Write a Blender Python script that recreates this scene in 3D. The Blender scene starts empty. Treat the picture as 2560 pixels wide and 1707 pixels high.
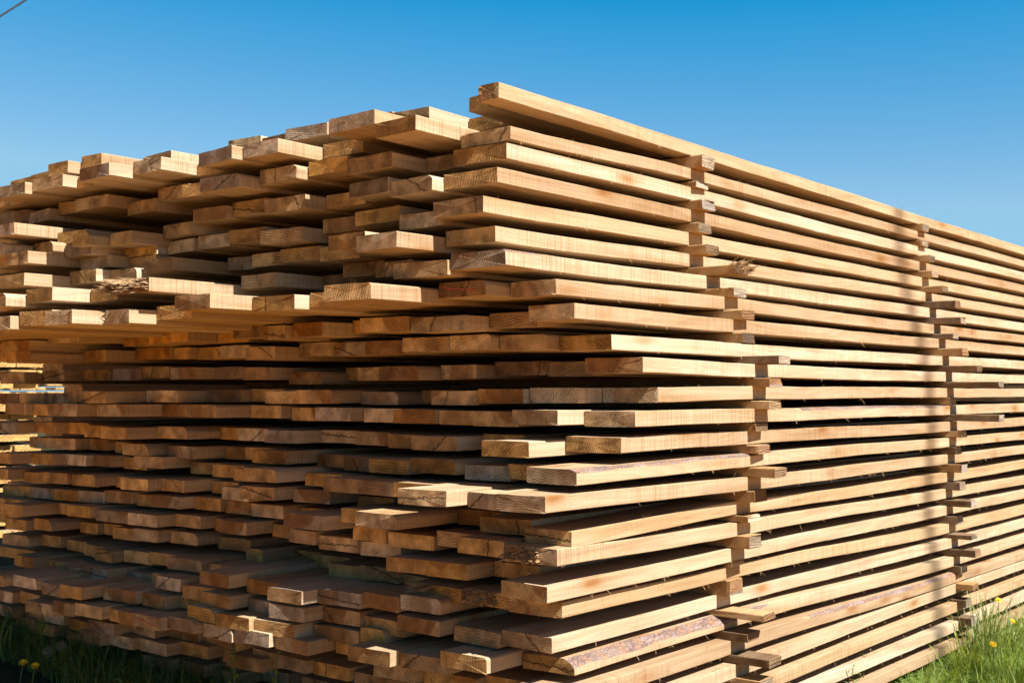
import bpy, bmesh, math, random
from mathutils import Vector, Matrix, noise as mnoise
SC = bpy.context.scene
COL = SC.collection
R = random.Random(7)

# ---------------------------------------------------------------- camera
F = 3000.; CX, CY = 1280., 853.5; HZ = 982.
TH = math.atan2(2460, F); PIT = math.atan((HZ-CY)/F)
FH = (math.cos(TH), math.sin(TH)); RT = (math.sin(TH), -math.cos(TH))
CAM = (-3.66*FH[0], -3.66*FH[1], 0.)
FW = (FH[0]*math.cos(PIT), FH[1]*math.cos(PIT), math.sin(PIT))
UP = (-FH[0]*math.sin(PIT), -FH[1]*math.sin(PIT), math.cos(PIT))
cd = bpy.data.cameras.new('camera'); cam = bpy.data.objects.new('camera', cd); COL.objects.link(cam)
cd.sensor_width = 36; cd.lens = 36*F/2560; cd.clip_start = .05; cd.clip_end = 2000
m = Matrix(((RT[0], UP[0], -FW[0], CAM[0]), (RT[1], UP[1], -FW[1], CAM[1]), (0, UP[2], -FW[2], CAM[2]), (0, 0, 0, 1)))
cam.matrix_world = m
cd.dof.use_dof = True; cd.dof.focus_distance = 3.75; cd.dof.aperture_fstop = 8
SC.camera = cam
SC.render.resolution_x = 1024; SC.render.resolution_y = 682

# ---------------------------------------------------------------- sky, sun, exposure
SUN = Vector((.05, 1.0, -1.17)).normalized()          # direction the light travels
W = bpy.data.worlds.new('World'); SC.world = W; W.use_nodes = True
nt = W.node_tree; nt.nodes.clear()
sky = nt.nodes.new('ShaderNodeTexSky'); sky.sky_type = 'NISHITA'; sky.sun_disc = False
sky.sun_elevation = math.asin(-SUN.z)
sky.sun_rotation = math.atan2(-SUN.x, -SUN.y)
sky.altitude = 300; sky.air_density = 1.0; sky.dust_density = .4; sky.ozone_density = 3.0
EXPO = 1.22
# the photo's sky is graded towards cyan: a power curve per channel on the sky texture
bg = nt.nodes.new('ShaderNodeBackground'); bg.inputs[1].default_value = .1
wo = nt.nodes.new('ShaderNodeOutputWorld')
sep = nt.nodes.new('ShaderNodeSeparateColor'); com = nt.nodes.new('ShaderNodeCombineColor'); nt.links.new(sky.outputs[0], sep.inputs[0])
for ch, (g, p) in enumerate(((8.7, 4.8), (.758, 1.106), (.777, .56))):
    a = nt.nodes.new('ShaderNodeMath'); a.operation = 'MULTIPLY'; nt.links.new(sep.outputs[ch], a.inputs[0]); a.inputs[1].default_value = .085*2.2
    a2 = nt.nodes.new('ShaderNodeMath'); a2.operation = 'MINIMUM'; nt.links.new(a.outputs[0], a2.inputs[0]); a2.inputs[1].default_value = (.495, .80, 1.12)[ch]
    b = nt.nodes.new('ShaderNodeMath'); nt.links.new(a2.outputs[0], b.inputs[0])
    if ch == 0:      # red: straight line, never below a trace
        b.operation = 'MULTIPLY_ADD'; b.inputs[1].default_value = 1.26; b.inputs[2].default_value = -.3255; g = 1.
        b2 = nt.nodes.new('ShaderNodeMath'); b2.operation = 'MAXIMUM'; b2.inputs[1].default_value = .008; nt.links.new(b.outputs[0], b2.inputs[0]); b = b2
    else: b.operation = 'POWER'; b.inputs[1].default_value = p
    c = nt.nodes.new('ShaderNodeMath'); c.operation = 'MULTIPLY'; nt.links.new(b.outputs[0], c.inputs[0]); c.inputs[1].default_value = g/(2**EXPO)/.1
    nt.links.new(c.outputs[0], com.inputs[ch])
# and it is darkened overhead to cut fill light in the shade
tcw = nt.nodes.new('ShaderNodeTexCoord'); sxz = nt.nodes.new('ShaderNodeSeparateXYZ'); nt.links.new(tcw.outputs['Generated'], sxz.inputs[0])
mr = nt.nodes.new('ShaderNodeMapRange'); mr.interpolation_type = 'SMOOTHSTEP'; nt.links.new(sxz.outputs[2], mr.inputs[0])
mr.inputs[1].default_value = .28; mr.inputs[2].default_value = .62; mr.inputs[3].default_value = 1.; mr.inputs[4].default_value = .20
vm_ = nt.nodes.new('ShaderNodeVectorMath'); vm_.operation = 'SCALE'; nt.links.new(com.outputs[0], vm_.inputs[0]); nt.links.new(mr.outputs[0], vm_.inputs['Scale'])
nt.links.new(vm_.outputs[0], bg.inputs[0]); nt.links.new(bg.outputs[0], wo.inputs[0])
ld = bpy.data.lights.new('sun', 'SUN'); ld.energy = 5.0; ld.angle = math.radians(.53); ld.color = (1, .97, .92)
sun = bpy.data.objects.new('sun', ld); COL.objects.link(sun)
sun.rotation_euler = SUN.to_track_quat('-Z', 'Y').to_euler(); sun.location = (0, -4, 8)
SC.view_settings.view_transform = 'Standard'; SC.view_settings.look = 'None'
SC.view_settings.exposure = EXPO; SC.view_settings.gamma = 1
SC.render.engine = 'CYCLES'
SC.cycles.max_bounces = 6; SC.cycles.diffuse_bounces = 2

# ---------------------------------------------------------------- projection helpers (pixel of the photo -> point on a plane of the pile)
def ray(px, py):
    u = (px-CX)/F; v = (CY-py)/F
    return (FW[0]+RT[0]*u+UP[0]*v, FW[1]+RT[1]*u+UP[1]*v, FW[2]+UP[2]*v)
def atY(px, py, Y):
    r = ray(px, py); t = (Y-CAM[1])/r[1]; return CAM[0]+r[0]*t, r[2]*t
def atX(px, py, X):
    r = ray(px, py); t = (X-CAM[0])/r[0]; return CAM[1]+r[1]*t, r[2]*t
S = 2.9365
def src(t, x, y): return T[t][0]+x/S, T[t][1]+y/S

# ---------------------------------------------------------------- materials
def rgb(c): return (c[0], c[1], c[2], 1)
class NT:
    def __init__(s, name, rough=.75, spec=.25):
        s.m = bpy.data.materials.new(name); s.m.use_nodes = True; s.t = s.m.node_tree
        s.b = s.t.nodes['Principled BSDF']; s.b.inputs['Roughness'].default_value = rough
        s.b.inputs['Specular IOR Level'].default_value = spec
    def n(s, typ, **kw):
        o = s.t.nodes.new('ShaderNode'+typ)
        for k, v in kw.items():
            if k in o.inputs: s.set(o.inputs[k], v)
            else: setattr(o, k, v)
        return o
    def set(s, inp, v):
        if hasattr(v, 'is_output'): s.t.links.new(v, inp)
        elif isinstance(v, tuple) and inp.type == 'RGBA' and len(v) == 3: inp.default_value = rgb(v)
        else: inp.default_value = v
    def math(s, op, a, b=None, c=None, clamp=False):
        o = s.t.nodes.new('ShaderNodeMath'); o.operation = op; o.use_clamp = clamp
        s.set(o.inputs[0], a)
        if b is not None: s.set(o.inputs[1], b)
        if c is not None: s.set(o.inputs[2], c)
        return o.outputs[0]
    def vm(s, op, a, b=None):
        o = s.t.nodes.new('ShaderNodeVectorMath'); o.operation = op; s.set(o.inputs[0], a)
        if b is not None: s.set(o.inputs[1], b)
        return o.outputs['Value'] if op in ('LENGTH',) else o.outputs[0]
    def noise(s, v, scale=1., detail=3., rough=.5, dist=0.):
        o = s.n('TexNoise', Scale=scale, Detail=detail, Roughness=rough, Distortion=dist); s.set(o.inputs['Vector'], v)
        return o.outputs['Fac']
    def ramp(s, f, stops, interp='LINEAR'):
        o = s.t.nodes.new('ShaderNodeValToRGB'); s.set(o.inputs[0], f); cr = o.color_ramp; cr.interpolation = interp
        while len(cr.elements) < len(stops): cr.elements.new(.5)
        for e, (p, c) in zip(cr.elements, stops):
            e.position = p; e.color = rgb(c) if isinstance(c, tuple) else (c, c, c, 1)
        return o.outputs[0]
    def mix(s, f, a, b, mode='MIX'):
        o = s.t.nodes.new('ShaderNodeMix'); o.data_type = 'RGBA'; o.blend_type = mode
        s.set(o.inputs[0], f); s.set(o.inputs[6], a); s.set(o.inputs[7], b); return o.outputs[2]
    def coords(s):
        tc = s.t.nodes.new('ShaderNodeTexCoord'); oi = s.t.nodes.new('ShaderNodeObjectInfo')
        rnd = oi.outputs['Random']
        off = s.t.nodes.new('ShaderNodeCombineXYZ')
        s.set(off.inputs[0], s.math('MULTIPLY', rnd, 37.)); s.set(off.inputs[1], s.math('MULTIPLY', rnd, 91.)); s.set(off.inputs[2], s.math('MULTIPLY', rnd, 53.))
        return tc.outputs['Object'], rnd, off.outputs[0]
    def bump(s, h, dist=.002, strength=1.):
        o = s.n('Bump', Strength=strength, Distance=dist); s.set(o.inputs['Height'], h); s.set(s.b.inputs['Normal'], o.outputs[0])

def mat_side(name, lo, hi, dirt=.0):
    n = NT(name, .92, .06); P, rnd, off = n.coords()
    p2 = n.vm('ADD', P, off)
    warp = n.noise(n.vm('MULTIPLY', p2, (1.1, 5., 5.)), 1., 2.)
    # growth lines running with the board
    lv = n.vm('MULTIPLY', p2, (.9, 26., 30.))
    ln = n.noise(lv, 1., 4., .6, .4)
    rings = n.math('FRACT', n.math('MULTIPLY', n.noise(n.vm('MULTIPLY', p2, (.55, 6., 9.)), 1., 1.), 16.))
    ringc = n.ramp(rings, [(0., .80), (.55, 1.), (.85, 1.), (1., .72)])
    col = n.ramp(ln, [(.25, lo), (.55, tuple((a+b)/2 for a, b in zip(lo, hi))), (.8, hi)])
    col = n.mix(n.math('MULTIPLY', .55, 1.), col, ringc, 'MULTIPLY')
    # band saw marks across the board
    sw = n.n('TexWave', wave_type='BANDS', bands_direction='X', Scale=38., Distortion=2.5, Detail=3.)
    n.set(sw.inputs['Vector'], n.vm('MULTIPLY', p2, (1., .25, .25)))
    patch = n.ramp(n.noise(n.vm('MULTIPLY', p2, (3., 6., 6.)), 1., 2.), [(.45, 0.), (.65, 1.)])
    saw = n.math('MULTIPLY', n.ramp(sw.outputs['Fac'], [(0., 1.), (.45, 0.)]), n.math('MULTIPLY', patch, n.math('MULTIPLY', n.math('FRACT', n.math('MULTIPLY', rnd, 7.3)), .75)))
    col = n.mix(saw, col, (.29, .18, .08), 'MIX')
    # knots
    vo = n.n('TexVoronoi', Scale=1., Randomness=1.); n.set(vo.inputs['Vector'], n.vm('MULTIPLY', p2, (2.6, 7., 8.)))
    kd = n.math('ADD', vo.outputs['Distance'], n.math('MULTIPLY', n.math('SUBTRACT', n.noise(n.vm('MULTIPLY', p2, (30., 30., 30.)), 1., 2.), .5), .06))
    kn = n.ramp(kd, [(.05, 1.), (.10, .65), (.2, .18), (.32, 0.)])
    col = n.mix(n.math('MULTIPLY', kn, .9), col, (.28, .13, .04))
    # broad streaks of paler and darker wood
    bs_ = n.noise(n.vm('MULTIPLY', p2, (1.6, 10., 22.)), 1., 3., .55)
    col = n.mix(1., col, n.ramp(bs_, [(.32, (.87, .81, .73)), (.5, (1., 1., 1.)), (.68, (1.07, 1.08, 1.10))]), 'MULTIPLY')
    vs = n.noise(n.vm('MULTIPLY', p2, (170., 6., 3.)), 1., 2., .5)
    vmask = n.math('MULTIPLY', n.ramp(n.noise(n.vm('MULTIPLY', p2, (1.3, 3., 3.)), 1., 1.), [(.42, .1), (.6, 1.)]), .75)
    col = n.mix(vmask, col, n.mix(1., col, n.ramp(vs, [(.35, (.76, .68, .58)), (.5, (1., 1., 1.)), (.65, (1.08, 1.1, 1.12))]), 'MULTIPLY'))
    # per board tone
    tone = n.ramp(n.math('FRACT', n.math('MULTIPLY', rnd, 13.7)), [(0., (.84, .76, .68)), (.35, (1., .98, .94)), (.6, (.95, .87, .74)), (.8, (1.08, 1.08, 1.10)), (1., (1.14, 1.16, 1.22))])
    col = n.mix(1., col, tone, 'MULTIPLY')
    st = n.ramp(n.noise(n.vm('MULTIPLY', p2, (2.2, 9., 12.)), 1., 5., .6), [(.60, 0.), (.74, 1.)])
    col = n.mix(n.math('MULTIPLY', st, .28+dirt), col, (.22, .15, .09))
    n.set(n.b.inputs['Base Color'], col)
    h = n.math('ADD', n.math('MULTIPLY', sw.outputs['Fac'], .35), n.noise(n.vm('MULTIPLY', p2, (60., 420., 420.)), 1., 3., .7))
    n.bump(h, .0016, .9); return n.m

def mat_end(name, stops, contrast=1., grey=0.):
    n = NT(name, .95, .08); P, rnd, off = n.coords()
    sp = n.t.nodes.new('ShaderNodeSeparateXYZ'); n.set(sp.inputs[0], P)
    r1 = n.math('FRACT', n.math('MULTIPLY', rnd, 17.31)); r2 = n.math('FRACT', n.math('MULTIPLY', rnd, 57.93)); r3 = n.math('FRACT', n.math('MULTIPLY', rnd, 131.7))
    cy = n.math('MULTIPLY_ADD', r1, .30, -.05); cz = n.math('MULTIPLY_ADD', r2, .26, -.14)
    dv = n.t.nodes.new('ShaderNodeCombineXYZ'); n.set(dv.inputs[0], n.math('SUBTRACT', sp.outputs[1], cy)); n.set(dv.inputs[1], n.math('SUBTRACT', sp.outputs[2], cz))
    p2 = n.vm('ADD', P, off)
    yz = n.vm('MULTIPLY', p2, (0., 1., 1.))
    wob = n.math('MULTIPLY', n.math('SUBTRACT', n.noise(yz, 22., 2.), .5), .012)
    rad = n.math('ADD', n.vm('LENGTH', dv.outputs[0]), wob)
    fr = n.math('FRACT', n.math('MULTIPLY', rad, n.math('MULTIPLY_ADD', r3, 190., 110.)))
    ring = n.ramp(fr, [(0., 1.), (.5, .9), (.85, .42), (1., .9)])
    base = n.ramp(n.math('FRACT', n.math('MULTIPLY', rnd, 31.1)), stops)
    bf = n.ramp(n.math('FRACT', n.math('MULTIPLY', rnd, 211.7)), [(0., (.50, .41, .32)), (.3, (.80, .73, .63)), (.6, (.95, .95, .93)), (1., (1.12, 1.14, 1.16))])
    base = n.mix(1., base, bf, 'MULTIPLY')
    blot = n.noise(yz, 14., 4., .6)
    col = n.mix(.8, base, n.ramp(blot, [(.3, (.42, .37, .33)), (.5, (.92, .90, .86)), (.7, (1.35, 1.35, 1.38))]), 'MULTIPLY')
    col = n.mix(n.math('MULTIPLY_ADD', r2, .30, .28), col, ring, 'MULTIPLY')
    # heartwood region with a curved border
    hw = n.ramp(n.math('SUBTRACT', n.math('ADD', rad, n.math('MULTIPLY', wob, 2.)), n.math('MULTIPLY_ADD', r3, .10, .03)), [(.0, 1.), (.010, 0.)])
    col = n.mix(n.math('MULTIPLY', hw, n.math('MULTIPLY_ADD', r2, .75, .1)), col, (.30, .135, .045))
    # ragged strokes of the saw
    sa = n.math('MULTIPLY', r2, 3.14)
    sl = n.math('ADD', n.math('MULTIPLY', sp.outputs[1], n.math('COSINE', sa)), n.math('MULTIPLY', sp.outputs[2], n.math('SINE', sa)))
    strk = n.math('SINE', n.math('ADD', n.math('MULTIPLY', sl, n.math('MULTIPLY_ADD', r1, 700., 620.)), n.math('MULTIPLY', n.noise(yz, 45., 3., .6), 14.)))
    smask = n.ramp(n.noise(yz, 16., 2.), [(.38, .15), (.58, 1.)])
    strk = n.math('MULTIPLY', strk, smask)
    col = n.mix(.9, col, n.ramp(n.math('MULTIPLY_ADD', strk, .5, .5), [(.1, .62), (.5, 1.), (.9, 1.15)]), 'MULTIPLY')
    fib = n.noise(yz, 620., 3., .7)
    col = n.mix(.8, col, n.ramp(fib, [(.35, .62), (.55, 1.), (.7, 1.22)]), 'MULTIPLY')
    # drying cracks
    ang = n.math('MULTIPLY', r3, 3.1)
    ly = n.math('SUBTRACT', sp.outputs[1], n.math('MULTIPLY_ADD', r2, .14, .03)); lz = n.math('SUBTRACT', sp.outputs[2], .024)
    line = n.math('ADD', n.math('MULTIPLY', ly, n.math('COSINE', ang)), n.math('MULTIPLY', lz, n.math('SINE', ang)))
    line = n.math('ABSOLUTE', n.math('ADD', line, n.math('MULTIPLY', n.math('SUBTRACT', n.noise(yz, 55., 3.), .5), .022)))
    crk = n.math('MULTIPLY', n.ramp(line, [(.0006, 1.), (.0013, 0.)]), n.math('GREATER_THAN', r1, .72))
    col = n.mix(n.math('MULTIPLY', crk, .85), col, (.03, .018, .01))
    n.set(n.b.inputs['Base Color'], col)
    h = n.math('ADD', n.math('MULTIPLY', ring, .5*contrast), n.math('ADD', n.math('MULTIPLY', fib, 1.0), n.math('MULTIPLY', n.noise(yz, 180., 3., .6), 1.6)))
    h = n.math('ADD', n.math('SUBTRACT', h, n.math('MULTIPLY', crk, 2.)), n.math('MULTIPLY', strk, .75*contrast))
    n.bump(h, .0042, 1.); return n.m

def mat_simple(name, a, b, scale=(1, 1, 1), rough=.8, bump=.001, bs=300., spec=.2):
    n = NT(name, rough, spec); P, rnd, off = n.coords(); p2 = n.vm('ADD', P, off)
    f = n.noise(n.vm('MULTIPLY', p2, scale), 1., 5., .6)
    n.set(n.b.inputs['Base Color'], n.ramp(f, [(.3, a), (.7, b)]))
    if bump: n.bump(n.noise(p2, bs, 3., .6), bump, 1.)
    return n.m

M = {}
M['side'] = mat_side('sawn_pine', (.385, .270, .160), (.53, .412, .288))
M['end'] = mat_end('end_grain', [(0., (.88, .56, .23)), (.2, (.76, .56, .35)), (.4, (.86, .47, .12)), (.55, (.54, .43, .34)), (.75, (.96, .74, .48)), (1., (.68, .39, .12))])
M['stick'] = mat_side('stick_wood', (.36, .215, .095), (.50, .335, .18), .1)
M['stick_old'] = mat_side('weathered_stick_wood', (.13, .085, .055), (.25, .175, .11), .3)
M['stick_end'] = mat_end('stick_end_grain', [(0., (.52, .43, .33)), (.35, (.34, .28, .22)), (.7, (.60, .44, .28)), (1., (.42, .36, .31))], .4)
def mat_bark():
    n = NT('scaly_bark', .9, .1); P, rnd, off = n.coords(); p2 = n.vm('ADD', P, off)
    wv = n.n('TexNoise', Scale=60., Detail=3.); n.set(wv.inputs['Vector'], p2)
    q = n.vm('ADD', n.vm('MULTIPLY', p2, (9., 48., 60.)), n.vm('MULTIPLY', wv.outputs['Color'], (1.6, 1.6, 1.6)))
    vo = n.n('TexVoronoi', feature='DISTANCE_TO_EDGE', Scale=1.); n.set(vo.inputs['Vector'], q)
    vc = n.n('TexVoronoi', Scale=1.); n.set(vc.inputs['Vector'], q)
    sc = n.t.nodes.new('ShaderNodeSeparateColor'); n.set(sc.inputs[0], vc.outputs['Color'])
    c = n.ramp(sc.outputs[0], [(0., (.17, .11, .09)), (.35, (.25, .18, .155)), (.7, (.30, .225, .20)), (1., (.21, .135, .10))])
    inner = n.ramp(n.noise(p2, 19., 4., .6), [(.5, 0.), (.58, 1.)]); c = n.mix(n.math('MULTIPLY', inner, .8), c, (.33, .185, .11))
    crack = n.ramp(vo.outputs['Distance'], [(.015, 1.), (.05, 0.)]); c = n.mix(n.math('MULTIPLY', crack, .6), c, (.05, .028, .02))
    c = n.mix(.6, c, n.ramp(n.noise(p2, 160., 3., .6), [(.3, .6), (.7, 1.3)]), 'MULTIPLY')
    n.set(n.b.inputs['Base Color'], c); n.bump(n.math('ADD', vo.outputs['Distance'], n.math('MULTIPLY', inner, -.2)), .010, 1.); return n.m
M['bark'] = mat_bark()
M['torn'] = mat_simple('torn_fibre', (.22, .11, .045), (.50, .34, .19), (12, 60, 60), .8, .001, 400.)
M['pen_red'] = mat_simple('red_crayon', (.35, .03, .03), (.45, .06, .05), (9, 9, 9), .7, 0)
M['pen_black'] = mat_simple('black_crayon', (.02, .02, .02), (.05, .04, .04), (9, 9, 9), .7, 0)

# ---------------------------------------------------------------- object helpers
def mkmesh(name, verts, faces, mats, fmat=None, smooth=False):
    me = bpy.data.meshes.new(name); me.from_pydata(verts, [], faces)
    for mm in mats: me.materials.append(mm)
    if fmat is not None: me.polygons.foreach_set('material_index', fmat)
    if smooth: me.polygons.foreach_set('use_smooth', [True]*len(me.polygons))
    me.update(); return me
def link(name, me, loc=(0, 0, 0), parent=None, rot=None):
    o = bpy.data.objects.new(name, me); COL.objects.link(o); o.location = loc
    if rot: o.rotation_euler = rot
    if parent: o.parent = parent
    return o
def tag(o, label, cat, group=None, kind=None):
    if label: o['label'] = label
    if cat: o['category'] = cat
    if group: o['group'] = group
    if kind: o['kind'] = kind
    return o

TK = .0485
def smooth01(t): t = max(0., min(1., t)); return t*t*(3-2*t)
def zcurve(keys):
    def f(x):
        if x <= keys[0][0]: return keys[0][1]
        for (a, za), (b, zb) in zip(keys, keys[1:]):
            if x <= b: return za+(zb-za)*smooth01((x-a)/(b-a))
        return keys[-1][1]
    return f
def board_mesh(L, w, t, zf, xs, rnd, skew=0., wane=None, cup=0., ch=.0022, rough=0.):
    """board along +x, its near right bottom corner at the origin; section turned counter clockwise.
    wane: function x -> (depth_y, depth_z) of the chamfer at the top edge of the y=0 side"""
    V, Fc, Fm = [], [], []
    n = len(xs)
    for k, x in enumerate(xs):
        dz = zf(x)
        j = lambda: rnd.uniform(-rough, rough)
        a, b = (ch, ch)
        if wane:
            a, b = wane(x); a = max(a, ch); b = max(b, ch)
        c = cup
        sec = [(0, ch), (ch, 0), (w*.5, c), (w-ch, 0), (w, ch), (w, t-ch), (w-ch, t), (w*.5, t+c), (a, t), (a*.35, t-b*.45), (0, t-b)]
        for (y, z) in sec:
            xx = x+(skew*y if k == 0 else 0)+(rnd.uniform(-.0012, .0012) if k == 0 else 0)
            V.append((xx, y+j(), z+dz+j()))
    m = 11
    for k in range(n-1):
        for i in range(m):
            i2 = (i+1) % m
            Fc.append((k*m+i, k*m+i2, (k+1)*m+i2, (k+1)*m+i)); Fm.append(2 if (wane and i in (8, 9) and wane(xs[k])[0] > .006) else 0)
    for k, rev in ((0, True), (n-1, False)):
        ids = [k*m+i for i in range(m)]
        # a fan keeps the concave cupped sections clean
        cx = V[ids[0]][0] if k == 0 else L
        V.append((sum(V[i][0] for i in ids)/m, w*.5, t*.5+zf(xs[k])+cup)); ci = len(V)-1
        for i in range(m):
            a, b = ids[i], ids[(i+1) % m]
            Fc.append((ci, b, a) if rev else (ci, a, b)); Fm.append(1)
    return V, [tuple(reversed(f)) for f in Fc], Fm

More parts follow.
